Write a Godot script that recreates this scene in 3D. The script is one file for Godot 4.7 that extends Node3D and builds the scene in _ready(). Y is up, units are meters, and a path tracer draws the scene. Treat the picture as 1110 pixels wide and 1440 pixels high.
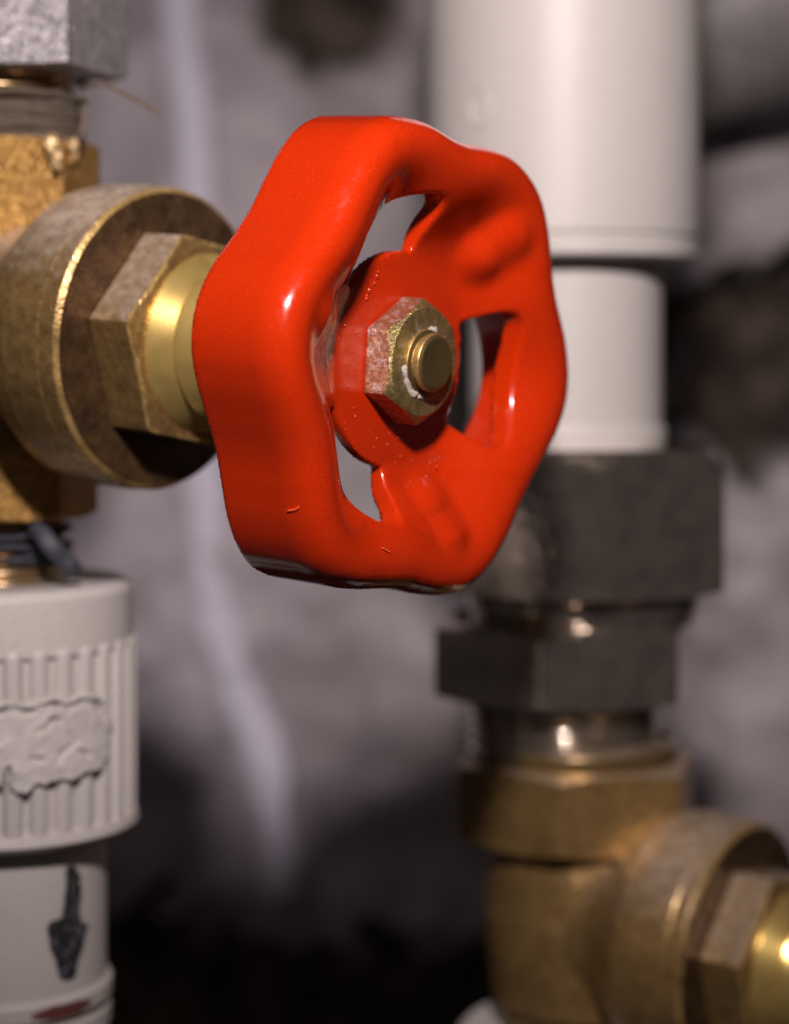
extends Node3D
# All shapes are worked out in millimetres and committed in metres (S).
# The eye sits at the origin and looks level along -z; the lens is shifted down.
const S := 0.001
const F := 3000.0          # focal length in pixels of the 1110 x 1440 photograph
const CX := 555.0
const HORIZON := 490.0
const LAMP_AT := Vector3(4, 131, -46)
const LAMP_AIM := Vector3(14, 16, -330)
const LAMP_ENERGY := 0.152
const EXPOSURE := 1.0
const WALL := 560.0

var M := {}
var T := {}
var noise := FastNoiseLite.new()
var fine := FastNoiseLite.new()
var N := Vector3(0.797, -0.068, 0.600).normalized()     # axis of both valve stems
var HUB := Vector3(0.5, -1.4, -264.0)
var AXIS := Vector3(-57.4, 3.7, -309.9)                  # where the left valve's upright axis meets its stem
var U: Vector3
var V: Vector3


func _ready():
	U = Vector3(N.z, 0, -N.x).normalized()
	V = N.cross(U)
	noise.seed = 11
	noise.frequency = 1.0
	noise.fractal_octaves = 3
	fine.seed = 29
	fine.frequency = 1.0
	fine.fractal_octaves = 2
	camera_and_light()
	textures()
	materials()
	wall()
	left_valve()
	handwheel()
	left_pipework()
	right_pipework()
	right_valve()
	grey_pipe()


# ------------------------------------------------------------------ camera, light

func camera_and_light():
	var cam := Camera3D.new()
	cam.name = "camera"
	var at := CameraAttributesPhysical.new()
	at.frustum_focal_length = 72.9
	at.frustum_near = 0.02
	at.frustum_far = 20.0
	at.frustum_focus_distance = 0.2525
	at.exposure_aperture = 72.9 / 6.5
	cam.attributes = at
	cam.projection = Camera3D.PROJECTION_FRUSTUM
	cam.near = 0.02
	cam.far = 20.0
	cam.size = 0.02 * 1440.0 / F
	cam.frustum_offset = Vector2(0, -0.02 * (720.0 - HORIZON) / F)
	add_child(cam)
	cam.current = true
	var we := WorldEnvironment.new()
	we.name = "environment"
	var e := Environment.new()
	e.background_mode = Environment.BG_COLOR
	e.background_color = Color(0.027, 0.022, 0.022).linear_to_srgb()
	e.tonemap_mode = Environment.TONE_MAPPER_LINEAR
	e.tonemap_exposure = EXPOSURE
	e.sdfgi_enabled = true
	e.ssao_enabled = true
	e.ssil_enabled = true
	we.environment = e
	add_child(we)
	var l := SpotLight3D.new()
	l.name = "work_lamp"
	l.light_color = Color(1.0, 0.945, 0.93)
	l.light_energy = LAMP_ENERGY
	l.light_size = 0.011
	l.spot_angle = 30.5
	l.spot_angle_attenuation = 1.0
	l.spot_range = 6.0
	l.spot_attenuation = 2.0
	l.shadow_enabled = true
	add_child(l)
	l.look_at_from_position(LAMP_AT * S, LAMP_AIM * S, Vector3.UP)


func px(x: float, y: float, z: float) -> Vector3:      # a pixel of the photograph at z mm before the eye
	return Vector3((x - CX) / F * z, (HORIZON - y) / F * z, -z)


# ------------------------------------------------------------------ materials

func noise_tex(called: String, kind: int, freq: float, oct: int, ramp = null, normal := false, strength := 4.0, seed_ := 1) -> NoiseTexture2D:
	var t := NoiseTexture2D.new()
	t.width = 512
	t.height = 512
	t.seamless = true
	var n := FastNoiseLite.new()
	n.noise_type = kind
	n.frequency = freq
	n.fractal_octaves = oct
	n.seed = seed_
	t.noise = n
	if ramp:
		var g := Gradient.new()
		g.offsets = PackedFloat32Array(ramp.map(func(p): return p[0]))
		g.colors = PackedColorArray(ramp.map(func(p): return p[1]))
		t.color_ramp = g
	if normal:
		t.as_normal_map = true
		t.bump_strength = strength
	T[called] = t
	return t


func grey(v: float) -> Color:
	return Color(v, v, v)


func textures():
	var SX := FastNoiseLite.TYPE_SIMPLEX_SMOOTH
	var VA := FastNoiseLite.TYPE_VALUE_CUBIC
	noise_tex("grain", SX, 0.09, 4, null, false, 0, 3)
	noise_tex("cast", VA, 0.16, 3, null, false, 0, 5)
	noise_tex("peel", SX, 0.03, 3, null, false, 0, 7)
	noise_tex("mottle", SX, 0.012, 5, [[0.2, grey(0.86)], [0.5, grey(0.95)], [0.8, grey(1.0)]], false, 0, 9)
	noise_tex("brass_tone", SX, 0.02, 5, [[0.2, Color(0.86, 0.82, 0.78)], [0.45, Color(0.94, 0.92, 0.88)], [0.7, Color(1.0, 0.99, 0.96)]], false, 0, 13)
	noise_tex("specks", SX, 0.2, 2, [[0.0, grey(1.0)], [0.25, grey(1.0)], [0.32, grey(0.9)], [0.66, grey(0.93)], [0.76, Color(0.98, 0.92, 0.92)], [0.84, Color(1, 1, 1)]], false, 0, 17)
	noise_tex("rough_mid", SX, 0.03, 4, [[0.3, grey(0.55)], [0.7, grey(1.0)]], false, 0, 19)
	noise_tex("rough_enamel", SX, 0.05, 4, [[0.35, grey(0.5)], [0.6, grey(0.75)], [0.8, grey(1.0)]], false, 0, 23)
	noise_tex("enamel_dust", SX, 0.16, 3, [[0.0, Color(0.80, 0.55, 0.46, 0.0)], [0.73, Color(0.8, 0.42, 0.3, 0.0)], [0.80, Color(0.8, 0.42, 0.3, 0.09)], [0.92, Color(0.9, 0.6, 0.5, 0.3)]], false, 0, 37)
	noise_tex("grime", SX, 0.05, 5, [[0.0, Color(0.25, 0.19, 0.15, 0.22)], [0.22, Color(0.3, 0.24, 0.2, 0.10)], [0.38, Color(0.45, 0.38, 0.33, 0.0)], [1.0, Color(0.45, 0.38, 0.33, 0.0)]], false, 0, 41)
	noise_tex("plaster", SX, 0.02, 6, null, false, 0, 31)


func mat(called: String, c: Color, rough: float, metal: float, scale := 60.0, tone := "", bump := "", depth := 0.0, rough_tex := "", vcol := false) -> StandardMaterial3D:
	var m := StandardMaterial3D.new()
	m.resource_name = called
	m.albedo_color = c.linear_to_srgb()
	m.roughness = rough
	m.metallic = metal
	m.uv1_triplanar = true
	m.uv1_triplanar_sharpness = 4.0
	m.uv1_scale = Vector3.ONE * scale
	if tone:
		m.albedo_texture = T[tone]
	if bump:
		m.heightmap_enabled = true
		m.heightmap_texture = T[bump]
		m.heightmap_scale = depth * 0.1      # depth in mm -> cm
	if rough_tex:
		m.roughness_texture = T[rough_tex]
	m.vertex_color_use_as_albedo = vcol
	M[called] = m
	return m


func dusty(m: StandardMaterial3D, tex: String):
	m.detail_enabled = true
	m.detail_blend_mode = BaseMaterial3D.BLEND_MODE_MIX
	m.detail_uv_layer = BaseMaterial3D.DETAIL_UV_1
	m.detail_albedo = T[tex]


func materials():
	var enamel := mat("red_enamel", Color(0.46, 0.0215, 0.0009), 0.30, 0.0, 38.0, "specks", "peel", 0.010, "rough_enamel")
	enamel.clearcoat_enabled = true
	enamel.metallic_specular = 0.42
	enamel.clearcoat = 0.55
	enamel.clearcoat_roughness = 0.09
	dusty(enamel, "enamel_dust")
	mat("brass_cast", Color.WHITE, 0.45, 0.6, 45.0, "brass_tone", "cast", 0.09, "rough_mid", true)
	mat("brass_rough", Color(1.45, 1.3, 1.05), 0.36, 0.75, 44.0, "brass_tone", "cast", 0.5, "", true)
	mat("brass_turned", Color.WHITE, 0.27, 0.8, 50.0, "", "grain", 0.008, "", true)
	mat("nut_brass", Color.WHITE, 0.38, 0.75, 110.0, "", "grain", 0.10, "rough_mid", true)
	mat("lifted_enamel", Color(0.72, 0.075, 0.02), 0.4, 0.0)
	mat("burr", Color(0.52, 0.37, 0.19), 0.4, 0.6, 80.0, "", "grain", 0.06)
	mat("stem_brass", Color.WHITE, 0.42, 0.8, 90.0, "", "grain", 0.04, "", true)
	mat("zinc_cast", Color(0.50, 0.47, 0.50), 0.42, 0.8, 42.0, "mottle", "cast", 0.5)
	mat("nickel", Color(0.60, 0.53, 0.46), 0.15, 0.94, 26.0, "mottle", "peel", 0.03, "rough_mid")
	mat("white_plastic", Color(0.46, 0.43, 0.415), 0.46, 0.0, 30.0, "", "grain", 0.03)
	mat("fitting_plastic", Color(0.47, 0.435, 0.42), 0.45, 0.0, 26.0, "", "grain", 0.05)
	dusty(M.white_plastic, "grime")
	dusty(M.fitting_plastic, "grime")
	mat("grey_plastic", Color(0.30, 0.275, 0.275), 0.45, 0.0, 20.0, "mottle")
	mat("hemp", Color(0.105, 0.08, 0.058), 0.85, 0.0, 90.0, "mottle", "grain", 0.1)
	mat("tape", Color(0.045, 0.047, 0.062), 0.5, 0.0, 60.0, "mottle", "grain", 0.1)
	mat("ink", Color.WHITE, 0.65, 0.0, 60.0, "", "", 0.0, "", true)
	mat("residue", Color(0.50, 0.45, 0.40), 0.9, 0.0, 120.0, "mottle", "grain", 0.15)
	mat("rust_stain", Color(0.12, 0.03, 0.025), 0.6, 0.0, 60.0)
	mat("wall_plaster", Color.WHITE, 0.92, 0.0, 9.0, "mottle", "plaster", 1.2, "", true)
	mat("pale_plaster", Color(0.82, 0.785, 0.94), 0.8, 0.0, 14.0, "", "plaster", 0.8)


# ------------------------------------------------------------------ mesh kit

func solid(P: PackedVector3Array, I: PackedInt32Array, crease := 38.0, col = null, closed := true, nrm = null) -> ArrayMesh:
	# I: triangles, counter-clockwise seen from outside. Smooths across edges flatter than «crease».
	var nt := I.size() / 3
	if closed:
		var vol := 0.0
		for t in nt:
			vol += P[I[3 * t]].dot(P[I[3 * t + 1]].cross(P[I[3 * t + 2]]))
		if vol < 0.0:
			for t in nt:
				var k := I[3 * t + 1]
				I[3 * t + 1] = I[3 * t + 2]
				I[3 * t + 2] = k
	var OP := PackedVector3Array()
	var ON := PackedVector3Array()
	var OC := PackedColorArray()
	var OI := PackedInt32Array()
	OI.resize(I.size())
	if nrm != null:
		OP = P.duplicate()
		ON = nrm
		for t in nt:
			OI[3 * t] = I[3 * t]
			OI[3 * t + 1] = I[3 * t + 2]
			OI[3 * t + 2] = I[3 * t + 1]
	else:
		var FN := PackedVector3Array()
		FN.resize(nt)
		var FU := PackedVector3Array()
		FU.resize(nt)
		var count := PackedInt32Array()
		count.resize(P.size() + 1)
		for t in nt:
			var a := P[I[3 * t]]
			var n := (P[I[3 * t + 1]] - a).cross(P[I[3 * t + 2]] - a)
			FN[t] = n
			var ln := n.length()
			FU[t] = n / ln if ln > 1e-12 else Vector3.ZERO
			for k in 3:
				count[I[3 * t + k] + 1] += 1
		for v in P.size():
			count[v + 1] += count[v]
		var fill := count.duplicate()
		var adj := PackedInt32Array()
		adj.resize(I.size())
		for t in nt:
			for k in 3:
				var v := I[3 * t + k]
				adj[fill[v]] = t
				fill[v] += 1
		var lim := cos(deg_to_rad(crease))
		var made := {}
		for t in nt:
			for k in 3:
				var v := I[3 * t + k]
				var n := Vector3.ZERO
				for j in range(count[v], count[v + 1]):
					if FU[adj[j]].dot(FU[t]) > lim:
						n += FN[adj[j]]
				n = n.normalized() if n.length() > 1e-12 else FU[t]
				var at := -1
				var have: Array = made.get(v, [])
				for h in have:
					if ON[h].dot(n) > 0.9999:
						at = h
						break
				if at < 0:
					at = OP.size()
					OP.append(P[v])
					ON.append(n)
					have.append(at)
					made[v] = have
				OI[3 * t + [0, 2, 1][k]] = at
	if col != null:
		OC.resize(OP.size())
		for v in OP.size():
			OC[v] = col.call(OP[v], ON[v])
	for v in OP.size():
		OP[v] *= S
	var arrays := []
	arrays.resize(Mesh.ARRAY_MAX)
	arrays[Mesh.ARRAY_VERTEX] = OP
	arrays[Mesh.ARRAY_NORMAL] = ON
	if col != null:
		arrays[Mesh.ARRAY_COLOR] = OC
	arrays[Mesh.ARRAY_INDEX] = OI
	var m := ArrayMesh.new()
	m.add_surface_from_arrays(Mesh.PRIMITIVE_TRIANGLES, arrays)
	return m


func rounded(pts: Array, steps := 4) -> Array:       # [[r, h, fillet], ...] -> Vector2 list
	var out := []
	for i in pts.size():
		var p := Vector2(pts[i][0], pts[i][1])
		var f: float = pts[i][2] if pts[i].size() > 2 else 0.0
		if f <= 0.0 or i == 0 or i == pts.size() - 1:
			out.append(p)
			continue
		var a := Vector2(pts[i - 1][0], pts[i - 1][1])
		var b := Vector2(pts[i + 1][0], pts[i + 1][1])
		var da := (a - p).normalized()
		var db := (b - p).normalized()
		var half := acos(clampf(da.dot(db), -1, 1)) / 2.0
		var d := minf(f / tan(half), minf((a - p).length(), (b - p).length()) * 0.48)
		var p0 := p + da * d
		var p1 := p + db * d
		for s in steps + 1:
			var t := float(s) / steps
			out.append(p0.lerp(p, t).lerp(p.lerp(p1, t), t))
	return out


func subdiv(pts: Array, longest: float) -> Array:
	var out := [pts[0]]
	for i in range(1, pts.size()):
		var a: Vector2 = pts[i - 1]
		var b: Vector2 = pts[i]
		var n := maxi(1, ceili((b - a).length() / longest))
		for s in range(1, n + 1):
			out.append(a.lerp(b, float(s) / n))
	return out


func lathe(prof: Array, segs := 96, rad = null, crease := 38.0, col = null, wob := 0.0) -> ArrayMesh:
	# turns [Vector2(r, h)] round local y; rad(angle, h, r) may reshape the radius
	var P := PackedVector3Array()
	var I := PackedInt32Array()
	var rows := prof.size()
	for k in rows:
		var p: Vector2 = prof[k]
		for s in segs:
			var a := TAU * s / segs
			var r := p.x
			if rad != null:
				r = rad.call(a, p.y, r)
			if wob > 0.0 and r > 0.5:
				r += wob * noise.get_noise_3d(cos(a) * p.x * 0.12 + 31.0, p.y * 0.12, sin(a) * p.x * 0.12)
			P.append(Vector3(r * cos(a), p.y, r * sin(a)))
	for k in rows - 1:
		for s in segs:
			var a := k * segs + s
			var b := k * segs + (s + 1) % segs
			var c := a + segs
			var d := b + segs
			if prof[k].x > 1e-4:
				I.append_array([a, b, c])
			if prof[k + 1].x > 1e-4:
				I.append_array([b, d, c])
	return solid(P, I, crease, col)


func poly_rad(n: int, rot_deg: float, p := 60.0) -> Callable:
	# radius of a rounded n-gon of corner radius 1 in direction a
	var apo := cos(PI / n)
	return func(a: float) -> float:
		var sum := 0.0
		for k in n:
			var c := cos(a - deg_to_rad(rot_deg) - PI / n - TAU * k / n) / apo
			if c > 0.4:
				sum += pow(c, p)
		return pow(sum, -1.0 / p)


func prism(n: int, R: float, h0: float, h1: float, rot_deg: float, cham_lo: float, cham_hi: float, inner := 0.0, col = null, p := 60.0, slope := 0.5, segs := 0) -> ArrayMesh:
	# a nut: an n-gon cut by cones at its ends (chamfer depth in mm), with a bore of radius «inner»
	var f := poly_rad(n, rot_deg, p)
	var apo := R * cos(PI / n)
	var rows := []
	rows.append(Vector2(inner, h0))
	var face_lo := apo * 0.97 if cham_lo > 0.0 else R * 1.2
	var face_hi := apo * 0.97 if cham_hi > 0.0 else R * 1.2
	if cham_lo > 0.0:
		rows.append(Vector2(face_lo, h0))
		for k in range(1, 9):
			rows.append(Vector2(face_lo + (R * 1.01 - face_lo) * k / 8.0, h0 + cham_lo * pow(k / 8.0, 0.9)))
	else:
		rows.append(Vector2(R * 1.2, h0))
		rows.append(Vector2(R * 1.2, h0 + 0.25))
	for k in range(1, 7):
		rows.append(Vector2(R * 1.2, lerpf(h0 + maxf(cham_lo, 0.25), h1 - maxf(cham_hi, 0.25), k / 7.0)))
	if cham_hi > 0.0:
		for k in range(8, 0, -1):
			rows.append(Vector2(face_hi + (R * 1.01 - face_hi) * k / 8.0, h1 - cham_hi * pow(k / 8.0, 0.9)))
		rows.append(Vector2(face_hi, h1))
	else:
		rows.append(Vector2(R * 1.2, h1 - 0.25))
		rows.append(Vector2(R * 1.2, h1))
	# the end faces need rings of their own so that colour can vary over them
	var ring := []
	for k in 5:
		ring.append(Vector2(lerpf(inner, rows[rows.size() - 1].x if cham_hi > 0.0 else R, (4 - k) / 4.0), h1))
	if cham_hi > 0.0:
		ring.pop_front()
	rows.append_array(ring)
	var rad := func(a: float, h: float, r: float) -> float:
		var lim := R * float(f.call(a))
		if absf(h - h0) < 1e-4 and cham_lo <= 0.0 or absf(h - h1) < 1e-4 and cham_hi <= 0.0:
			lim -= 0.22
		return minf(r, lim)
	return lathe(rows, segs if segs > 0 else n * 24, rad, 30.0, col)


func sweep(path: Array, half_w: float, half_t: float, flat := Vector3(0, 0, 1), sides := 10, taper := true) -> ArrayMesh:
	# an elliptical bar along a path, thin in the direction «flat»
	var P := PackedVector3Array()
	var I := PackedInt32Array()
	var n := path.size()
	for i in n:
		var d: Vector3 = (path[mini(i + 1, n - 1)] - path[maxi(i - 1, 0)]).normalized()
		var side := d.cross(flat).normalized()
		var up := side.cross(d).normalized()
		var k := 1.0
		if taper:
			k = clampf(minf(i, n - 1 - i) / maxf(1.0, 0.12 * n), 0.0, 1.0)
			k = sqrt(maxf(k, 0.003))
		for s in sides:
			var a := TAU * s / sides
			P.append(path[i] + side * cos(a) * half_w * k + up * sin(a) * half_t * k)
	for i in n - 1:
		for s in sides:
			var a := i * sides + s
			var b := i * sides + (s + 1) % sides
			I.append_array([a, b, a + sides, b, b + sides, a + sides])
	for e in [[0, 1], [(n - 1) * sides, -1]]:
		for s in range(1, sides - 1):
			if e[1] > 0:
				I.append_array([e[0], e[0] + s + 1, e[0] + s])
			else:
				I.append_array([e[0], e[0] + s, e[0] + s + 1])
	return solid(P, I, 60.0)


func curve(pts: Array, per := 8) -> Array:
	var out := []
	for i in pts.size() - 1:
		var a: Vector3 = pts[maxi(i - 1, 0)]
		var b: Vector3 = pts[i]
		var c: Vector3 = pts[i + 1]
		var d: Vector3 = pts[mini(i + 2, pts.size() - 1)]
		for s in per:
			out.append(b.cubic_interpolate(c, a, d, float(s) / per))
	out.append(pts[-1])
	return out


func obj(called: String, m: Mesh, material: Material, parent: Node3D = self, at := Vector3.ZERO, turn := Basis()) -> MeshInstance3D:
	var o := MeshInstance3D.new()
	o.name = called
	o.mesh = m
	o.material_override = material
	parent.add_child(o, true)
	o.transform = Transform3D(turn, at * S)
	return o


func thing(called: String, label: String, category: String, at := Vector3.ZERO, turn := Basis(), group := "") -> Node3D:
	var o := Node3D.new()
	o.name = called
	add_child(o, true)
	o.transform = Transform3D(turn, at * S)
	tag(o, label, category, group)
	return o


func tag(o: Node3D, label: String, category: String, group := ""):
	o.set_meta("label", label)
	o.set_meta("category", category)
	if group:
		o.set_meta("group", group)


func stem_basis() -> Basis:          # local y runs along the stem axis, towards the handwheel's front
	return Basis(U, N, U.cross(N))


# what the metal is made of, and what lies on it: old brass, dark brown patina in patches, pale dust on upward faces
func brass_color(p: Vector3, n: Vector3, up: Vector3, dust: float, dark: float, freq := 0.16) -> Color:
	var a := noise.get_noise_3d(p.x * freq, p.y * freq, p.z * freq)
	var b := fine.get_noise_3d(p.x * freq * 4.0 + 9.0, p.y * freq * 4.0, p.z * freq * 4.0)
	var base := Color(0.38, 0.25, 0.10).lerp(Color(0.15, 0.095, 0.05), clampf(dark + a * 0.3 + b * 0.10, 0.0, 1.0))
	var k := dust * smoothstep(0.25, 0.95, n.dot(up) + 0.25 * b) * clampf(0.85 + a * 0.7, 0.0, 1.0)
	return base.lerp(Color(0.80, 0.68, 0.60), clampf(k, 0.0, 0.9))


# ------------------------------------------------------------------ wall

func wall_depth(x: float, y: float) -> float:       # how far the plaster stands in front of its plane, mm
	var d := 5.0 * noise.get_noise_2d(x * 0.012, y * 0.012) + 1.6 * fine.get_noise_2d(x * 0.05, y * 0.05)
	return d - 26.0 * holes_and_foot_shade(x, y)


func holes_and_foot_shade(x: float, y: float) -> float:
	var w := 0.35 * noise.get_noise_2d(x * 0.03 + 50.0, y * 0.03) + 0.25 * fine.get_noise_2d(x * 0.09, y * 0.09)
	# a knocked-out hole at the top, and a bigger, broken one on the right
	var a := Vector2((x + 16.0) / 25.0, (y - 90.0) / 22.0).length()
	var b := Vector2((x - 104.0) / 38.0, (y + 3.0) / 33.0).length()
	# and an added hollow along the foot, its dark colour standing in for shade
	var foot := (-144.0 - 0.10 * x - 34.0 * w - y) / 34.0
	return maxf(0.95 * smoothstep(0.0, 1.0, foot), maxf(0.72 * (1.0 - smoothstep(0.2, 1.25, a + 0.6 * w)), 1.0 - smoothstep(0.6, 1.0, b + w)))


func wall():
	var P := PackedVector3Array()
	var I := PackedInt32Array()
	var xs := []
	var ys := []
	for k in 151:
		xs.append(-190.0 + 380.0 * k / 150.0)
	for k in 181:
		ys.append(-260.0 + 440.0 * k / 180.0)
	for e in [-650.0, -480.0, -330.0]:
		xs.insert([-650.0, -480.0, -330.0].find(e), e)
		ys.insert([-650.0, -480.0, -330.0].find(e), e)
	for e in [330.0, 480.0, 650.0]:
		xs.append(e)
		ys.append(e)
	var nx := xs.size()
	for y in ys:
		for x in xs:
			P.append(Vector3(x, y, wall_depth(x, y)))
	for j in ys.size() - 1:
		for i in nx - 1:
			var a := j * nx + i
			I.append_array([a, a + 1, a + nx, a + 1, a + nx + 1, a + nx])
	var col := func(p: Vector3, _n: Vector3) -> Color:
		var h := holes_and_foot_shade(p.x, p.y)
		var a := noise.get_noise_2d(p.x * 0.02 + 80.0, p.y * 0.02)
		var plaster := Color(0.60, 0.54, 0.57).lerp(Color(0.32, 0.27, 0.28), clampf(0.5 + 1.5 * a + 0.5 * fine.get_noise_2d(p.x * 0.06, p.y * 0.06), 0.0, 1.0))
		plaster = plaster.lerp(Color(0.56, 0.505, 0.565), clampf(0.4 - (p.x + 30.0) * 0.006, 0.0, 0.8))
		var earth_and_shade := Color(0.115, 0.085, 0.065).lerp(Color(0.04, 0.028, 0.022), clampf(0.5 + 1.6 * fine.get_noise_2d(p.x * 0.05, p.y * 0.05), 0.0, 1.0))
		return plaster.lerp(earth_and_shade, smoothstep(0.12, 0.5, h))  # brown of the two holes; along the foot it paints shade
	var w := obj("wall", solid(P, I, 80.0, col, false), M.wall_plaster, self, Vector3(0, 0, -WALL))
	w.set_meta("kind", "structure")
	w.set_meta("label", "rough pinkish grey plastered wall with knocked-out holes behind the pipes")
	# a pale smear of plaster that ran down it
	var pts := []
	for q in [[244, -60], [252, 40], [266, 150], [272, 230], [278, 380], [284, 560], [288, 720], [300, 850], [318, 930], [350, 1010], [376, 1090], [388, 1180], [392, 1260]]:
		var c := px(q[0], q[1], WALL - 3.0)
		c.z = -WALL + wall_depth(c.x, c.y) + 0.6
		pts.append(c)
	var path := curve(pts, 6)
	var run := PackedVector3Array()
	var idx := PackedInt32Array()
	for i in path.size():
		var wd := 5.2 + 2.2 * noise.get_noise_1d(i * 0.11) - 1.5 * smoothstep(0.8, 1.0, i / float(path.size()))
		for s in 13:
			var t := -1.0 + 2.0 * s / 12.0
			var hgt := 2.2 * sqrt(maxf(0.0, 1.0 - t * t)) * (1.0 + 0.5 * fine.get_noise_2d(i * 0.3, s * 0.4))
			run.append(path[i] + Vector3(t * wd + 0.8 * fine.get_noise_2d(i * 0.35, 7.0 * signf(t)), 0, hgt - 0.8))
	for i in path.size() - 1:
		for s in 12:
			var a := i * 13 + s
			idx.append_array([a, a + 13, a + 1, a + 1, a + 13, a + 14])
	var st := obj("plaster_streak", solid(run, idx, 80.0, null, false), M.pale_plaster)
	tag(st, "pale lilac streak of smeared plaster running down the wall behind the red handwheel", "plaster streak")


# ------------------------------------------------------------------ handwheel

func W_at(r: float) -> float:
	var beyond := maxf(r - 26.0, 0.0)
	return 7.0 * smoothstep(12.6, 26.0, r) - 0.12 * beyond * beyond


func smin(a: float, b: float, k: float) -> float:
	var h := maxf(k - absf(a - b), 0.0) / k
	return minf(a, b) - h * h * k * 0.25


func handwheel():
	var root := thing("handwheel", "glossy red six-lobed valve handwheel with brass nut on the stem end", "handwheel", HUB, Basis(U, V, N))
	var h := 0.4
	var nx := 165
	var nw := 48
	var x0 := -h * (nx - 1) / 2.0
	var w0 := -10.4
	var D := PackedFloat32Array()
	D.resize(nx * nx * nw)
	var PH := deg_to_rad(52.0)
	var third := TAU / 3.0
	for iy in nx:
		var y := x0 + h * iy
		for ix in nx:
			var x := x0 + h * ix
			var r := sqrt(x * x + y * y)
			var base := (iy * nx + ix) * nw
			if r > 32.6:
				for iw in nw:
					D[base + iw] = 2.0
				continue
			var f := atan2(y, x)
			var lobe := 1.5 * cos(6.0 * (f - PH)) * smoothstep(12.0, 22.0, r)
			var wave := 0.09 * noise.get_noise_2d(x * 0.06, y * 0.06)
			var q := r - lobe - wave * 2.0
			var a := absf(fposmod(f - PH + third / 2.0, third) - third / 2.0)
			var sector := r * sin(minf(a - deg_to_rad(32.0), PI / 2))
			var b := fposmod(f - PH + 0.12 + third / 2.0, third) - third / 2.0
			var du := r * cos(b)
			var dv := r * sin(b)
			var along := clampf(du, 19.5, 22.5)
			var ridge2 := (du - along) * (du - along) + dv * dv
			var ridge_w := 0.0
			var t := clampf((q - 12.6) / 13.4, 0.0, 1.0)
			var beyond := maxf(q - 26.0, 0.0)
			var W := W_at(q) + wave
			var L := sqrt(1.0 + pow(42.0 * t * (1.0 - t) / 13.4 - 0.24 * beyond, 2.0))
			var thick := lerpf(1.9, 3.6, smoothstep(13.0, 18.5, r))
			var slot := -smin(-(r - 20.6 + wave), -(-sector), 3.0)
			slot = -smin(-slot, r - 13.5, 0.4)
			ridge_w = W_at(along) - (2.25 if x > 0.0 and y > 0.0 else 2.95)
			for iw in nw:
				var w := w0 + h * iw
				var d := (w - W) / L
				d = -smin(-d, 29.5 - q, 2.4)
				d = -smin(-d, 7.0 + w, 0.8)
				d = -smin(-d, maxf(q - 26.6, (w - W + thick) / L), 0.9)      # open underneath
				d = -smin(-d, slot, 0.55)
				d = smin(d, sqrt(ridge2 + (w - ridge_w) * (w - ridge_w)) - 3.1, 2.4)
				if w < 0.0:
					d = smin(d, maxf(r - 5.4, absf(w + 4.5) - 4.0), 1.5)
				D[base + iw] = d
	# surface nets: one vertex per crossed cell
	var cell := PackedInt32Array()
	cell.resize(nx * nx * nw)
	cell.fill(-1)
	var P := PackedVector3Array()
	var NR := PackedVector3Array()
	var sx := nw
	var sy := nx * nw
	var off := [0, sx, sy, sx + sy, 1, sx + 1, sy + 1, sx + sy + 1]
	for iy in range(1, nx - 2):
		for ix in range(1, nx - 2):
			var base := iy * sy + ix * sx
			for iw in range(1, nw - 2):
				var k := base + iw
				var c0 := D[k]
				if absf(c0) > 1.2:
					continue
				var c1 := D[k + sx]
				var c2 := D[k + sy]
				var c3 := D[k + sx + sy]
				var c4 := D[k + 1]
				var c5 := D[k + sx + 1]
				var c6 := D[k + sy + 1]
				var c7 := D[k + sx + sy + 1]
				var neg := int(c0 < 0.0) + int(c1 < 0.0) + int(c2 < 0.0) + int(c3 < 0.0) + int(c4 < 0.0) + int(c5 < 0.0) + int(c6 < 0.0) + int(c7 < 0.0)
				if neg == 0 or neg == 8:
					continue
				# step from the cell's middle along the gradient onto the surface
				var g := Vector3(c1 + c3 + c5 + c7 - c0 - c2 - c4 - c6, c2 + c3 + c6 + c7 - c0 - c1 - c4 - c5, c4 + c5 + c6 + c7 - c0 - c1 - c2 - c3) / (4.0 * h)
				var mid := (c0 + c1 + c2 + c3 + c4 + c5 + c6 + c7) / 8.0
				var p := Vector3(0.5, 0.5, 0.5) * h - g * (mid / maxf(g.length_squared(), 0.2))
				p = p.clamp(Vector3.ZERO, Vector3.ONE * h)
				cell[k] = P.size()
				P.append(Vector3(x0 + h * ix, x0 + h * iy, w0 + h * iw) + p)
				# gradient over a wider span for the shading
				var G := Vector3(D[k + sx + sx] + D[k + sx + sx + 1] + D[k + sx + sx + sy] - D[k - sx] - D[k - sx + 1] - D[k - sx + sy],
					D[k + sy + sy] + D[k + sy + sy + 1] + D[k + sy + sy + sx] - D[k - sy] - D[k - sy + 1] - D[k - sy + sx],
					D[k + 2] + D[k + 2 + sx] + D[k + 2 + sy] - D[k - 1] - D[k - 1 + sx] - D[k - 1 + sy])
				NR.append((G.normalized() * 0.5 + g.normalized() * 0.5).normalized())
	var tris := [PackedInt32Array(), PackedInt32Array(), PackedInt32Array(), PackedInt32Array(), PackedInt32Array()]
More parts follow.
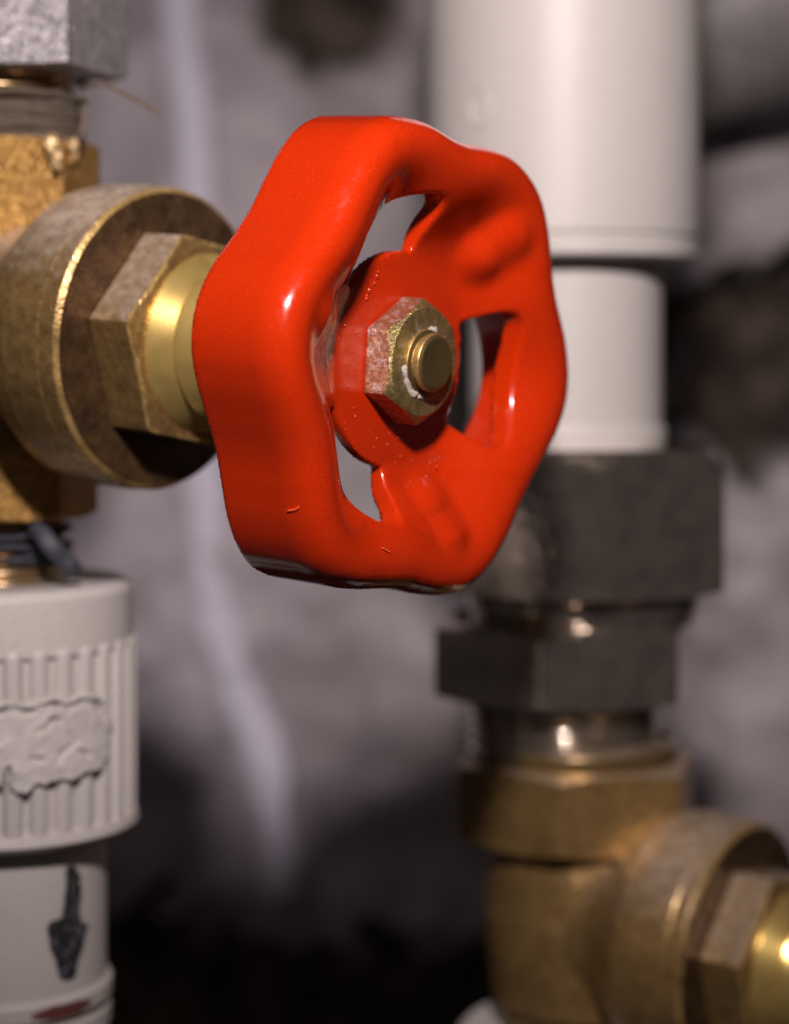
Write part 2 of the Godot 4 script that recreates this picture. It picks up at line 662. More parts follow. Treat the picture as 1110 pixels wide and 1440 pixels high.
	for iy in range(2, nx - 2):
		for ix in range(2, nx - 2):
			var base := iy * sy + ix * sx
			for iw in range(2, nw - 2):
				var k := base + iw
				var s0 := D[k] < 0.0
				for axis in 3:
					var st: int = [sx, sy, 1][axis]
					if (D[k + st] < 0.0) == s0:
						continue
					var u: int = [sy, 1, sx][axis]
					var v: int = [1, sx, sy][axis]
					var q0 := cell[k]
					var q1 := cell[k - u]
					var q2 := cell[k - u - v]
					var q3 := cell[k - v]
					if q0 < 0 or q1 < 0 or q2 < 0 or q3 < 0:
						continue
					var c := (P[q0] + P[q2]) * 0.5
					var r := Vector2(c.x, c.y).length()
					var f := atan2(c.y, c.x)
					var part := 0
					if r < 13.4:
						part = 1
					elif r < 20.6 and c.z > W_at(r) - 4.6:
						part = 2 + int(fposmod(f - PH + third / 2.0, TAU) / third) % 3
					if s0:
						tris[part].append_array([q0, q1, q2, q0, q2, q3])
					else:
						tris[part].append_array([q0, q2, q1, q0, q3, q2])
	var names := ["rim", "hub", "spoke", "spoke", "spoke"]
	for k in 5:
		var seen := {}
		var p2 := PackedVector3Array()
		var n2 := PackedVector3Array()
		var i2 := PackedInt32Array()
		for v in tris[k]:
			if not seen.has(v):
				seen[v] = p2.size()
				p2.append(P[v])
				n2.append(NR[v])
			i2.append(seen[v])
		obj(names[k], solid(p2, i2, 40.0, null, false, n2), M.red_enamel, root)
	# lock nut: polished face, sides copper brown with white crust
	var turn := Basis(Vector3(1, 0, 0), Vector3(0, 0, 1), Vector3(0, -1, 0))
	var nut_col := func(p: Vector3, n: Vector3) -> Color:
		var a := noise.get_noise_3d(p.x * 0.5, p.y * 0.5, p.z * 0.5)
		var b := fine.get_noise_3d(p.x * 1.7, p.y * 1.7, p.z * 1.7)
		if n.y < 0.35:
			var c := Color(0.36, 0.165, 0.075).lerp(Color(0.50, 0.29, 0.20), clampf(0.5 + b * 1.2, 0, 1))
			var white := smoothstep(0.18, 0.42, a * 0.8 + b * 0.55 + 0.2 * (1.0 - p.y / 3.8))
			return c.lerp(Color(0.66, 0.56, 0.52), white * 0.85)
		var r := Vector2(p.x, p.z).length()
		var c2 := Color(0.34, 0.26, 0.095).lerp(Color(0.20, 0.155, 0.07), clampf(0.5 + a * 1.2, 0, 1))
		return c2.lerp(Color(0.52, 0.46, 0.38), smoothstep(0.2, 0.45, b + 0.15 * (5.2 - r)) * 0.6)
	var nut := obj("lock_nut", prism(6, 7.9, 0.0, 4.0, 30.0, 0.0, 0.85, 3.6, nut_col, 90.0, 0.5, 216), M.nut_brass, root, Vector3(0, 0, 0.03), turn)
	# crust round the thread
	var P3 := PackedVector3Array()
	var I3 := PackedInt32Array()
	var ring := 90
	var rows := 9
	for s in ring:
		var a := TAU * s / ring
		var amount := smoothstep(-0.15, 0.3, noise.get_noise_2d(cos(a) * 1.3 + 4.0, sin(a) * 1.3) + 0.25 * cos(a * 2.0 + 2.0))
		for k in rows:
			var t := PI * k / (rows - 1.0)
			var bump := 1.0 + 0.5 * fine.get_noise_3d(cos(a) * 4.0, sin(a) * 4.0, k * 0.5)
			var rr := 4.15 + cos(t) * (0.1 + 0.5 * amount) * bump
			P3.append(Vector3(rr * cos(a), 3.84 + sin(t) * (0.08 + 0.35 * amount) * bump, rr * sin(a)))
	for s in ring:
		for k in rows - 1:
			var a := s * rows + k
			var b := ((s + 1) % ring) * rows + k
			I3.append_array([a, b, a + 1, b, b + 1, a + 1])
	obj("residue", solid(P3, I3, 70.0, null, false), M.residue, nut)
	# stem: a thread ring, a groove and the turned end
	var brass := func(p: Vector3, n: Vector3) -> Color:
		var b := fine.get_noise_3d(p.x * 1.2, p.y * 0.4, p.z * 1.2)
		var c := Color(0.55, 0.37, 0.15).lerp(Color(0.36, 0.22, 0.08), clampf(0.5 + b, 0, 1))
		return c.lerp(Color(0.17, 0.118, 0.05), smoothstep(0.6, 0.9, n.y))
	var sp := rounded([[0.0, -30.0], [4.0, -30.0, 0.3], [4.0, -8.6, 0.3], [3.75, -8.5, 0], [3.75, 3.7, 0], [4.05, 3.75, 0.1], [4.05, 4.35, 0.2], [3.35, 4.55, 0.1], [3.35, 4.8, 0.1], [3.6, 4.95, 0.15], [3.6, 5.6, 0.3], [3.1, 5.9, 0.2], [2.4, 5.9, 0], [2.3, 5.82, 0], [1.5, 5.86, 0], [1.4, 5.78, 0], [0.0, 5.78]])
	obj("stem", lathe(sp, 72, null, 42.0, brass), M.stem_brass, root, Vector3.ZERO, turn)
	# nicks where the enamel has lifted: found on the casting's surface
	var inv := Basis(U, V, N)
	for q in [[[405, 717], [414, 716], [421, 712]], [[536, 771], [542, 773], [549, 776]]]:
		var line := []
		for pxy in q:
			var best := 1e9
			var hit := Vector3.ZERO
			var hn := Vector3.BACK
			for v in P.size():
				var c: Vector3 = HUB + inv * P[v]
				var e := absf(CX - F * c.x / c.z - pxy[0]) + absf(HORIZON + F * c.y / c.z - pxy[1])
				if e < 9.0 and (inv * NR[v]).z > -0.2:
					var score := e * 0.3 - c.z
					if score < best:
						best = score
						hit = P[v]
						hn = NR[v]
			line.append(hit + hn * 0.12)
		obj("paint_nick", sweep(curve(line, 5), 0.12, 0.12, Vector3(0.2, 0.1, 1), 6), M.lifted_enamel, root)
	# paint blisters on the hub and nicks in the enamel
	var rng := RandomNumberGenerator.new()
	rng.seed = 5
	var PB := PackedVector3Array()
	var IB := PackedInt32Array()
	var spots := []
	for k in 7:
		spots.append([-5.2 - 0.7 * k * 0.5 + rng.randf_range(-0.25, 0.25), 10.6 - k * 0.55 + rng.randf_range(-0.2, 0.2), rng.randf_range(0.10, 0.24)])
	for k in 34:
		var a := rng.randf_range(2.2, 5.6)
		var r := rng.randf_range(8.4, 13.0)
		spots.append([r * cos(a), r * sin(a), rng.randf_range(0.07, 0.16)])
	for k in 26:
		var a := deg_to_rad(rng.randf_range(266, 312))
		var r := rng.randf_range(13.0, 18.5)
		spots.append([r * cos(a), r * sin(a), rng.randf_range(0.08, 0.2)])
	for q in spots:
		var start := PB.size()
		for j in 5:
			var t := PI / 2 * j / 4.0
			for s in 8:
				var a := TAU * s / 8
				PB.append(Vector3(q[0] + q[2] * cos(t) * cos(a) * 1.2, q[1] + q[2] * cos(t) * sin(a) * 1.5, q[2] * sin(t) * 0.9 + 0.02 + W_at(Vector2(q[0], q[1]).length())))
		for j in 4:
			for s in 8:
				var a2: int = start + j * 8 + s
				var b2: int = start + j * 8 + (s + 1) % 8
				IB.append_array([a2, b2, a2 + 8, b2, b2 + 8, a2 + 8])
	var bl := obj("paint_blisters", solid(PB, IB, 80.0, null, false), M.red_enamel, root)
	bl.set_meta("kind", "stuff")


# ------------------------------------------------------------------ left valve

func bonnet(root: Node3D, hub: Vector3, up_local: Vector3, hex_rot: float, dust := 1.0, face := 39.3):
	# parts along the stem; «hub» is where the handwheel's hub sits, in the root's frame (mm)
	var tb := stem_basis()
	var at := func(s: float) -> Vector3: return hub - N * s
	var up := up_local
	var c1 := func(p: Vector3, n: Vector3) -> Color:
		var r := Vector2(p.x, p.z).length()
		if n.y > 0.93:                       # the sawn face has gone dark brown
			return Color(0.135, 0.082, 0.042).lerp(Color(0.07, 0.043, 0.027), clampf(0.5 + 1.2 * noise.get_noise_3d(p.x * 0.25, p.y, p.z * 0.25), 0.0, 1.0))
		if p.y > -0.5 and r > 19.0:         # its edge is worn bright
			return Color(0.58, 0.40, 0.155).lerp(Color(0.24, 0.155, 0.07), clampf(0.35 + 1.3 * noise.get_noise_2d(p.x * 0.14, p.z * 0.14 + 3.0), 0.0, 1.0))
		return brass_color(p, n, up, dust, 0.38)
	var c2 := func(p: Vector3, n: Vector3) -> Color: return brass_color(p, n, up, 0.9 * dust, 0.45, 0.3) if p.y < 6.75 or n.y > 0.95 else Color(0.60, 0.42, 0.17)
	var c3 := func(p: Vector3, _n: Vector3) -> Color: return Color(0.86, 0.61, 0.20).lerp(Color(0.50, 0.34, 0.12), clampf(0.1 + 0.5 * noise.get_noise_3d(p.x * 0.25, p.y * 0.5, p.z * 0.25), 0.0, 1.0))
	# barrel with a flat front face; h = 0 is that face
	var bp := subdiv(rounded([[0.0, -34.0], [14.5, -34.0, 1], [15.0, -20.0, 5], [20.2, -12.5, 2.5], [20.7, -9.5, 1.0], [20.7, -3.4, 0.6], [20.55, -3.0, 0.6], [20.45, -0.6, 0.5], [19.75, 0.0, 0.25], [0.0, 0.0]], 5), 1.6)
	obj("bonnet", lathe(bp, 160, null, 34.0, c1, 0.12), M.brass_cast, root, at.call(face), tb)
	var hx := obj("bonnet_hex", prism(6, 15.1, 0.0, 7.4, hex_rot, 0.0, 0.7, 8.0, c2, 70.0), M.brass_cast, root, at.call(face + 0.01), tb)
	var gp := subdiv(rounded([[0.0, -1.0], [11.9, -1.0, 0], [11.8, 0.3, 0.2], [9.9, 3.3, 0.2], [10.1, 3.45, 0.1], [10.3, 3.9, 0.2], [9.3, 6.4, 0.3], [9.5, 6.6, 0.2], [9.4, 10.4, 0.4], [8.6, 10.9, 0.3], [4.0, 10.9, 0], [0.0, 10.9]], 4), 1.5)
	obj("gland_nut", lathe(gp, 120, null, 34.0, c3), M.brass_turned, root, at.call(face - 7.4), tb)


func left_valve():
	var axis := AXIS
	var root := thing("gate_valve", "brass gate valve with round dusty bonnet, nearest the left edge", "valve", axis)
	var hub := HUB - AXIS
	var up := Vector3(0, N.y, 0)
	var lup := stem_basis().transposed() * Vector3.UP
	bonnet(root, hub, lup, -170.0)
	# body: an upright barrel and two octagonal sockets
	var cb := func(p: Vector3, n: Vector3) -> Color: return brass_color(p, n, Vector3.UP, 0.8, 0.15)
	var y0 := -axis.y
	var bp := subdiv(rounded([[0.0, -17.0], [12.6, -17.0, 0.5], [13.4, -9.0, 4.0], [14.6, 0.0, 6], [13.4, 9.0, 4.0], [12.6, 17.5, 0.5], [0.0, 17.5]], 5), 2.0)
	obj("body", lathe(bp, 110, null, 40.0, cb, 0.25), M.brass_cast, root, Vector3(0, y0, 0))
	obj("socket", prism(8, 14.6, y0 + 15.0, y0 + 29.8, -3.0, 0.0, 0.8, 9.0, cb, 130.0), M.brass_rough, root)
	for q in [[74, 203, 297.0, 1.1, 1.5], [79, 222, 297.5, 0.9, 1.7], [103, 204, 300.5, 0.8, 0.9], [104, 217, 301.5, 0.6, 1.3]]:
		var b := obj("casting_burr", lump(Vector3(q[3], q[4], 0.9), 0.6, q[0]), M.burr, root, px(q[0], q[1], q[2]) - axis)
		b.rotation.y = 0.7
	obj("socket", prism(8, 14.3, y0 - 24.3, y0 - 13.5, -3.0, 0.7, 0.0, 9.0, cb, 130.0), M.brass_rough, root)


func lump(r: Vector3, rough: float, shift: float) -> ArrayMesh:
	var P := PackedVector3Array()
	var I := PackedInt32Array()
	for j in 13:
		for s in 18:
			var t := PI * j / 12.0
			var a := TAU * s / 18.0
			var d := Vector3(sin(t) * cos(a), cos(t), sin(t) * sin(a))
			P.append(d * r * (1.0 + rough * noise.get_noise_3d(d.x * 1.4 + shift, d.y * 1.4, d.z * 1.4)))
	for j in 12:
		for s in 18:
			var a := j * 18 + s
			var b := j * 18 + (s + 1) % 18
			I.append_array([a, b, a + 18, b, b + 18, a + 18])
	return solid(P, I, 70.0)


# ------------------------------------------------------------------ left pipework

func on_cylinder(x: float, y: float, axis: Vector3, r: float) -> Vector3:     # where the ray through a pixel first meets an upright cylinder, from its axis
	var d := Vector3((x - CX) / F, (HORIZON - y) / F, -1.0)
	var o := Vector2(-axis.x, -axis.z)
	var k := Vector2(d.x, d.z)
	var b := o.dot(k)
	var disc := b * b - k.length_squared() * (o.length_squared() - r * r)
	var t := (-b - sqrt(maxf(disc, 0.0))) / k.length_squared()
	return Vector3(d.x * t - axis.x, d.y * t, d.z * t - axis.z)


func strand_ring(y0: float, y1: float, r: float, turns: float, half: float, rng: RandomNumberGenerator) -> Array:
	var pts := []
	var n := int(turns * 40)
	var start := rng.randf() * TAU
	for k in n + 1:
		var t := float(k) / n
		var a := start + t * turns * TAU
		var rr := r + half * (0.4 + 0.8 * rng.randf() * 0.3) + 0.35 * noise.get_noise_2d(a * 1.3, y0)
		pts.append(Vector3(rr * cos(a), lerpf(y0, y1, t) + 0.8 * noise.get_noise_2d(a * 0.7, y0 * 3.0 + 5.0), rr * sin(a)))
	return pts


func thread_profile(r: float, y0: float, y1: float, pitch: float) -> Array:
	var out := [Vector2(0, y0), Vector2(r, y0)]
	var n := int((y1 - y0) / pitch)
	for k in n:
		out.append(Vector2(r, y0 + pitch * k + pitch * 0.15))
		out.append(Vector2(r - pitch * 0.45, y0 + pitch * (k + 0.5)))
		out.append(Vector2(r, y0 + pitch * (k + 0.85)))
	out.append(Vector2(r, y1))
	out.append(Vector2(0, y1))
	return out


func left_pipework():
	var ax := AXIS
	var at := Vector3(ax.x, 0, ax.z)
	var rng := RandomNumberGenerator.new()
	rng.seed = 77
	var plain := func(p: Vector3, n: Vector3) -> Color: return brass_color(p, n, Vector3.UP, 0.4, 0.3)
	# zinc union nut over the valve
	var un := thing("union_nut", "grey zinc hexagon union nut at the top left corner", "nut", at + Vector3(0, 39.3, 0))
	obj("hexagon", prism(6, 18.7, 0.0, 34.0, 50.0, 0.5, 0.5, 12.6, null, 160.0), M.zinc_cast, un)
	obj("bore_ring", lathe(rounded([[10.0, 0.6], [12.5, 0.6, 0.2], [12.5, 2.0], [10.0, 2.0]]), 72), M.brass_turned, un)
	# threaded nipple between nut and valve, packed with hemp
	var np := thing("threaded_nipple", "hemp-wrapped brass nipple between the zinc nut and the valve's upper socket", "pipe nipple", at + Vector3(0, 29.4, 0))
	obj("thread", lathe(thread_profile(10.8, -3.0, 12.0, 1.8), 80, null, 60.0, plain), M.brass_turned, np)
	for k in 24:
		var y := rng.randf_range(0.6, 6.4)
		var path := strand_ring(y, y + rng.randf_range(-2.6, 2.6), 11.5 - 0.03 * pow(y - 2.5, 2.0), 1.15, 0.55, rng)
		var m := sweep(path, 0.75, 0.6, Vector3.UP, 6)
		var o := obj("hemp_strand", m, M.hemp, np)
		o.set_meta("label", "")
		o.remove_meta("label")
	for k in 2:
		obj("tape_strip", sweep(strand_ring(0.5 + 0.6 * k, 0.9, 11.2, 1.1, 0.4, rng), 0.35, 0.55, Vector3.UP, 6), M.tape, np)
	# a loose fibre that stands off the joint
	var fib := []
	for q in [[112, 128, 297], [130, 116, 294], [150, 119, 293], [188, 138, 293], [229, 160, 293]]:
		fib.append(px(q[0], q[1], q[2]) - (at + Vector3(0, 29.4, 0)))
	obj("loose_fibre", sweep(curve(fib, 6), 0.34, 0.24, Vector3(0, 0, 1), 6), M.hemp, np)
	fib = []
	for q in [[116, 130, 300], [119, 150, 300], [117, 178, 300], [112, 196, 300]]:
		fib.append(px(q[0], q[1], q[2]) - (at + Vector3(0, 29.4, 0)))
	obj("loose_fibre", sweep(curve(fib, 6), 0.5, 0.3, Vector3(0, 0, 1), 6), M.hemp, np)
	# lower nipple with dark sealing tape
	var ln := thing("threaded_nipple", "brass nipple with loose dark sealing tape above the ribbed white adapter", "pipe nipple", at + Vector3(0, -33.6, 0))
	obj("thread", lathe(thread_profile(9.4, -3.0, 11.0, 1.6), 80, null, 60.0, plain), M.brass_turned, ln)
	for k in 3:
		obj("tape_strip", sweep(strand_ring(7.6 - 1.9 * k, 6.6 - 1.6 * k, 9.6, 1.2, 0.5, rng), 0.8, 0.5, Vector3.UP, 8), M.tape, ln)
	var tail := []
	for q in [[40, 742, 300], [58, 750, 298], [72, 768, 297], [88, 785, 298], [104, 800, 299], [112, 797, 303]]:
		tail.append(px(q[0], q[1], q[2]) - (at + Vector3(0, -33.6, 0)))
	obj("tape_tail", sweep(curve(tail, 6), 1.3, 0.7, Vector3(0.3, 0, 1), 8), M.tape, ln)
	ribbed_adapter(at)
	arrow_pipe(at)


func ribbed_adapter(at: Vector3):
	var root := thing("ribbed_adapter", "white plastic threaded adapter with ribbed grip ring, under the brass valve", "pipe fitting", at)
	var cp := subdiv(rounded([[0.0, -34.0], [9.5, -34.0, 0.2], [10.5, -33.5, 0.5], [18.2, -33.5, 0.9], [19.2, -34.6, 0.8], [19.4, -42.5, 0], [0.0, -42.5]], 5), 2.0)
	obj("collar", lathe(cp, 120, null, 40.0, null, 0.06), M.fitting_plastic, root)
	# the ring under the ribs, with a lip at its foot
	var rp := subdiv(rounded([[0.0, -41.8], [18.7, -41.8, 0.2], [18.7, -66.6, 0.2], [19.9, -67.0, 0.3], [20.2, -68.3, 0.3], [19.2, -69.2, 0.4], [14.0, -69.2, 0], [0.0, -69.2]], 4), 3.0)
	var ring := obj("grip_ring", lathe(rp, 120), M.fitting_plastic, root)
	# ribs: half-round bars, each one its own
	var bar_p := PackedVector3Array()
	var bar_i := PackedInt32Array()
	var hs := [[-67.2, 0.72], [-66.8, 0.95], [-60.0, 1.0], [-50.0, 1.0], [-42.4, 1.0], [-41.8, 0.92], [-41.5, 0.6]]
	for q in hs:
		for s in 9:
			var t := -1.0 + 2.0 * s / 8.0
			var prof := pow(maxf(0.0, 1.0 - pow(absf(t), 2.6)), 0.6)
			var r: float = 18.6 + 1.3 * prof * q[1]
			var a := t * deg_to_rad(4.4)
			bar_p.append(Vector3(r * sin(a), q[0], r * cos(a)))
	for j in hs.size() - 1:
		for s in 8:
			var a := j * 9 + s
			bar_i.append_array([a, a + 1, a + 9, a + 1, a + 10, a + 9])
	for e in [0, (hs.size() - 1) * 9]:
		for s in range(1, 8):
			if e == 0:
				bar_i.append_array([e, e + s + 1, e + s])
			else:
				bar_i.append_array([e, e + s, e + s + 1])
	var bar := solid(bar_p, bar_i, 50.0, null, false)
	for k in 33:
		obj("rib", bar, M.fitting_plastic, ring, Vector3.ZERO, Basis(Vector3.UP, deg_to_rad(16.0 + 360.0 / 33.0 * k)))
	# smeared, torn patch where an embossed mark once stood
	var outline := PackedVector2Array()
	for q in [[-150, 1000], [-120, 990], [-60, 996], [-20, 1004], [0, 1000], [16, 995], [40, 1000], [55, 994], [75, 988], [92, 994], [110, 987], [136, 984], [145, 996], [152, 1014], [158, 1034], [154, 1062], [146, 1082], [128, 1091], [115, 1091], [105, 1102], [80, 1101], [65, 1109], [52, 1107], [40, 1118], [28, 1122], [14, 1115], [9, 1098], [12, 1082], [4, 1112], [-20, 1116], [-60, 1100], [-110, 1112], [-150, 1080]]:
		outline.append(Vector2(q[0], q[1]) * 0.0955)        # px -> mm, roughly
	var cracks := [[[52, 1028], [66, 1024], [72, 1014], [80, 1012], [94, 1016], [98, 1030], [108, 1044]], [[94, 1016], [92, 1000]], [[100, 1048], [86, 1058], [80, 1070]], [[44, 1066], [60, 1068]], [[112, 1056], [122, 1062]]]
	var P := PackedVector3Array()
	var I := PackedInt32Array()
	var keep := {}
	var cols := 150
	var rows := 76
	for j in rows:
		for i in cols:
			var mx := lerpf(-8.0, 16.0, i / (cols - 1.0))
			var my := lerpf(93.0, 108.6, j / (rows - 1.0))
			var p := Vector2(mx, my)
			var jag := Vector2(fine.get_noise_2d(mx * 0.9, my * 0.9), fine.get_noise_2d(mx * 0.9 + 40.0, my * 0.9)) * 0.35
			var ins := Geometry2D.is_point_in_polygon(p + jag, outline)
			var de := 99.0
			var top := 99.0
			for k in outline.size():
				var a := outline[k]
				var b := outline[(k + 1) % outline.size()]
				var d := (Geometry2D.get_closest_point_to_segment(p + jag, a, b) - p - jag).length()
				de = minf(de, d)
				if a.y < 97.0 and b.y < 97.0:
					top = minf(top, d)
			var tall := -0.6
			var low := smoothstep(94.5, 105.5, my)
			if ins:
				tall = 0.25 + 0.75 * low + 0.22 * noise.get_noise_2d(mx * 0.22, my * 0.22) + 0.03 * fine.get_noise_2d(mx * 0.8, my * 0.8)
				tall = lerpf(-0.15, tall, smoothstep(0.0, 0.8, de)) + 0.25 * low * exp(-pow((de - 0.45) / 0.35, 2.0))
				tall -= 0.45 * exp(-pow(top / 0.55, 2.0))
				for c in cracks:
					for s in c.size() - 1:
						var d2 := (Geometry2D.get_closest_point_to_segment(p, Vector2(c[s][0], c[s][1]) * 0.0955, Vector2(c[s + 1][0], c[s + 1][1]) * 0.0955) - p).length()
						tall -= 0.65 * exp(-pow(d2 / 0.26, 2.0))
			elif top < 1.1:
				tall = 1.0 * exp(-pow((top - 0.45) / 0.3, 2.0)) - 0.35
			keep[j * cols + i] = tall > -0.3
			var hit := on_cylinder(mx / 0.0955, my / 0.0955, at, 20.0)
			var out := Vector3(hit.x, 0, hit.z).normalized() * (19.75 + tall * 1.0)
			P.append(Vector3(out.x, hit.y, out.z))
	for j in rows - 1:
		for i in cols - 1:
			var a := j * cols + i
			if keep[a] or keep[a + 1] or keep[a + cols] or keep[a + cols + 1]:
				I.append_array([a, a + cols, a + 1, a + 1, a + cols, a + cols + 1])
	var sm := obj("smeared_patch", solid(P, I, 70.0, null, false), M.fitting_plastic, ring)
	sm.set_meta("label", "torn and smeared raised patch across the ribs")


func arrow_pipe(at: Vector3):
	var root := thing("plastic_pipe", "short white plastic pipe with hand-drawn black arrow pointing down, bottom left", "pipe", at)
	var pp := subdiv(rounded([[0.0, -69.6], [12.0, -69.6, 0], [14.9, -69.9, 0.5], [15.5, -71.0, 0.5], [15.5, -91.4, 0], [0, -91.4]], 4), 3.0)
	obj("pipe_wall", lathe(pp, 110, null, 40.0, null, 0.05), M.fitting_plastic, root)
	var lp := rounded([[12.0, -90.6], [15.6, -90.7, 0.2], [16.35, -91.3, 0.5], [16.35, -93.6, 0.6], [15.0, -94.2, 0.3], [15.0, -94.6, 0.2], [16.2, -95.0, 0.5], [16.2, -97.6, 0.5], [15.2, -98.0, 0.3], [15.2, -130.0], [12.0, -130.0]], 4)
	var lip := obj("end_collar", lathe(lp, 110), M.fitting_plastic, root)
	# the arrow: marker ink, row by row [y, left, right] in pixels
	var rowsA := [[1217, 97, 103], [1224, 94, 108], [1236, 94, 111], [1252, 94, 112], [1270, 92, 111], [1284, 91, 110], [1291, 88, 112], [1296, 74, 113], [1300, 70, 122], [1306, 68, 121], [1316, 69, 119], [1330, 73, 116], [1346, 78, 111], [1362, 82, 107], [1374, 85, 104], [1379, 90, 99]]
	var P := PackedVector3Array()
	var I := PackedInt32Array()
	var dense := []
	for k in rowsA.size() - 1:
		for s in 4:
			var q := []
			for j in 3:
				q.append(lerpf(rowsA[k][j], rowsA[k + 1][j], s / 4.0))
			dense.append(q)
	dense.append(rowsA[-1])
	for q in dense:
		var j0 := 3.5 * fine.get_noise_1d(q[0] * 0.45)
		var j1 := 3.5 * fine.get_noise_1d(q[0] * 0.45 + 60.0)
		for s in 13:
			var X: float = lerpf(q[1] - 2.0 + j0, q[2] + 2.5 + j1, s / 12.0)
			var hit := on_cylinder(X, q[0], at, 15.57)
			P.append(hit)
	for j in dense.size() - 1:
		for s in 12:
			var a := j * 13 + s
			I.append_array([a, a + 13, a + 1, a + 1, a + 13, a + 14])
	obj("arrow_mark", solid(P, I, 80.0, func(p, _n): return Color(0.012, 0.012, 0.018).lerp(Color(0.16, 0.15, 0.16), 0.8 * smoothstep(0.2, 0.7, fine.get_noise_2d(p.x * 2.4, p.y * 0.4) + 0.1)), false), M.ink, root)
	# reddish stain on the collar
	P = PackedVector3Array()
	I = PackedInt32Array()
	for j in 9:
		for s in 25:
			var t := s / 24.0
			var a := deg_to_rad(lerpf(26.0, 62.0, t))
			var edge := (0.35 + 0.65 * sin(PI * t)) * (1.0 + 0.3 * fine.get_noise_2d(s * 0.5, 3.0))
			var y := -92.5 + (j / 8.0 - 0.5) * 1.9 * edge
			P.append(Vector3(16.40 * sin(a), y, 16.40 * cos(a)))
	for j in 8:
		for s in 24:
			var a := j * 25 + s
			I.append_array([a, a + 1, a + 25, a + 1, a + 26, a + 25])
	obj("rust_stain", solid(P, I, 80.0, null, false), M.rust_stain, lip)


# ------------------------------------------------------------------ right pipework

func right_pipework():
	var z := 358.0
	var pxm := z / F
	# white coupling and the pipe that leaves it
	var c := thing("pipe_coupling", "wide white plastic pipe coupling at the top right, behind the handwheel", "pipe coupling", Vector3((792 - CX) * pxm, 0, -z))
	var cp := subdiv(rounded([[0.0, 14.6], [21.6, 14.6, 0.4], [22.5, 15.0, 0.5], [22.6, 17.6, 0.3], [22.1, 17.9, 0.3], [22.1, 18.3, 0.3], [22.7, 18.6, 0.4], [22.9, 60.0, 0], [22.9, 100.0, 0], [0, 100.0]], 4), 6.0)
	obj("sleeve", lathe(cp, 128, null, 40.0, null, 0.08), M.white_plastic, c)
	# a faint round moulding mark
	var mk := []
	for k in 41:
		var a := TAU * k / 40
		var ang := -0.70 + 0.085 * cos(a)
		mk.append(Vector3(22.95 * sin(ang), 38.5 + 3.0 * sin(a), 22.95 * cos(ang)))
	obj("moulding_mark", sweep(mk, 0.35, 0.22, Vector3(-0.64, 0, 0.77), 6, false), M.white_plastic, c)
	var p := thing("plastic_pipe", "white plastic pipe between the wide coupling and the nickel compression nut", "pipe", Vector3((796 - CX) * pxm, 0, -z))
	var pp := subdiv(rounded([[0.0, -17.5], [15.6, -17.5, 0], [16.6, -16.6, 0.4], [16.7, -13.6, 0.8], [16.1, -12.4, 0.6], [16.1, 14.8, 0], [0, 14.8]], 4), 4.0)
	obj("pipe_wall", lathe(pp, 110, null, 40.0, null, 0.06), M.white_plastic, p)
	# nickel compression nut
	var n1 := thing("compression_nut", "large nickel-plated hexagon compression nut below the white pipe", "nut", Vector3((821 - CX) * pxm, 0, -z))
	obj("hexagon", prism(6, 25.2, -40.4, -16.2, -30.0, 1.2, 3.2, 15.0, null, 70.0), M.nickel, n1)
	var rg := rounded([[14.0, -45.4], [18.6, -45.4, 0.4], [18.9, -44.0, 0.5], [19.4, -42.8, 0.6], [19.4, -41.2, 0.5], [18.6, -40.2, 0.3], [14.0, -40.2]], 4)
	obj("collar_ring", lathe(rg, 96, null, 40.0), M.nickel, n1)
	# smaller hexagon of the adapter, and its threaded spigot
	var n2 := thing("hex_adapter", "smaller nickel hexagon adapter between the compression nut and brass collar", "pipe adapter", Vector3((794 - CX) * pxm, 0, -z))
	obj("hexagon", prism(6, 23.2, -57.8, -45.0, 43.0, 0.8, 1.4, 13.0, null, 70.0), M.nickel, n2)
	obj("spigot", lathe(thread_profile(16.0, -67.0, -57.8, 1.8), 90, null, 60.0), M.nickel, n2)


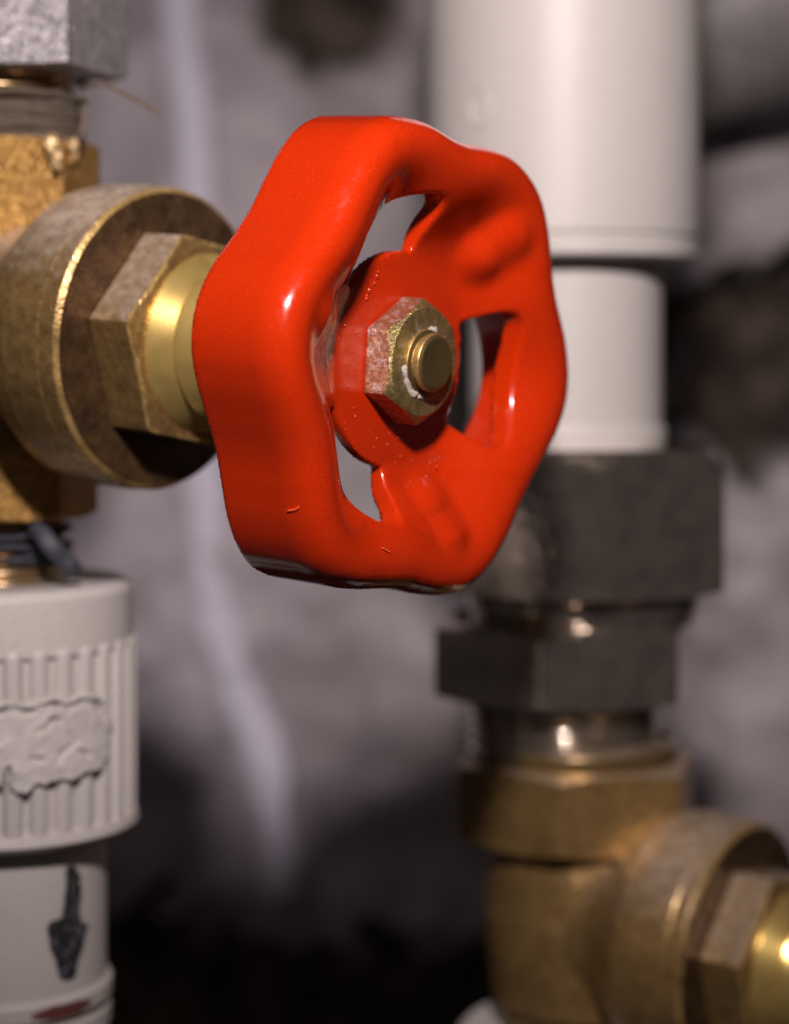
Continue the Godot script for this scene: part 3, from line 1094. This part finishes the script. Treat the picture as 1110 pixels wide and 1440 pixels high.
func right_valve():
	var z := 357.6
	var flange := Vector3(56.9, -95.8, -338.0)
	var axis := flange - Vector3(24.4, -2.1, 19.6)
	var root := thing("gate_valve", "blurred brass gate valve at the lower right corner, stem towards right edge", "valve", axis)
	var hub := HUB - AXIS
	var lup := stem_basis().transposed() * Vector3.UP
	bonnet(root, hub, lup, -170.0, 0.6, 44.0)
	var cb := func(p: Vector3, n: Vector3) -> Color: return brass_color(p, n, Vector3.UP, 0.55, 0.35)
	var y0 := -axis.y
	var off := Vector3((812 - CX) * z / F - axis.x, 0, 0)
	obj("collar", prism(6, 21.3, y0 - 81.8, y0 - 68.2, 43.0, 1.6, 1.0, 15.0, cb, 90.0), M.brass_cast, root, off)
	var np := rounded([[12.0, y0 - 69.0], [16.8, y0 - 69.0, 0.2], [16.8, y0 - 65.6, 0.5], [15.4, y0 - 64.6, 0.3], [12.0, y0 - 64.6]], 4)
	obj("collar_lip", lathe(np, 96, null, 40.0, cb), M.brass_turned, root, off)
	var bp := subdiv(rounded([[0.0, -15.0], [16.0, -15.0, 0.8], [17.0, -8.0, 3], [17.6, 0.0, 4], [17.0, 7.5, 3], [16.2, 13.2, 0.5], [0.0, 13.2]], 5), 2.0)
	obj("body", lathe(bp, 110, null, 40.0, cb, 0.3), M.brass_cast, root)
	# dimple of the casting
	# white fitting that the valve sits on
	var w := thing("white_fitting", "white plastic fitting under the lower right valve, barely in the frame", "pipe fitting", Vector3(axis.x - 2.0, 0, axis.z))
	var wp := subdiv(rounded([[0.0, -113.2], [18.5, -113.2, 1.0], [20.0, -114.7, 0.8], [20.2, -150.0, 0], [0, -150.0]], 4), 4.0)
	obj("sleeve", lathe(wp, 100), M.fitting_plastic, w)
	obj("neck", lathe(rounded([[0, -112.0], [13.0, -112.0, 0.0], [13.0, -105.0, 0.3], [0, -105.0]]), 80, null, 40.0, func(p, n): return brass_color(p, n, Vector3.UP, 0.3, 0.3)), M.brass_turned, w)


func grey_pipe():
	var d := Vector3(0.95, 0.26, 0.10).normalized()
	var side := d.cross(Vector3.UP).normalized()
	var root := thing("grey_pipe", "dark grey plastic pipe at the top right edge, beside the white coupling", "pipe", px(1050, 12, 520), Basis(side, d, side.cross(d)))
	var pp := subdiv(rounded([[0.0, -34.0], [24.0, -34.0, 2.0], [24.5, 0.0, 1.0], [24.0, 80.0, 1.0], [0, 80.0]], 4), 6.0)
	obj("pipe_wall", lathe(pp, 100), M.grey_plastic, root)
	obj("pipe_rim", lathe(rounded([[22.0, 36.0], [25.6, 36.0, 0.4], [25.6, 40.0, 0.4], [22.0, 40.0]]), 100), M.grey_plastic, root)
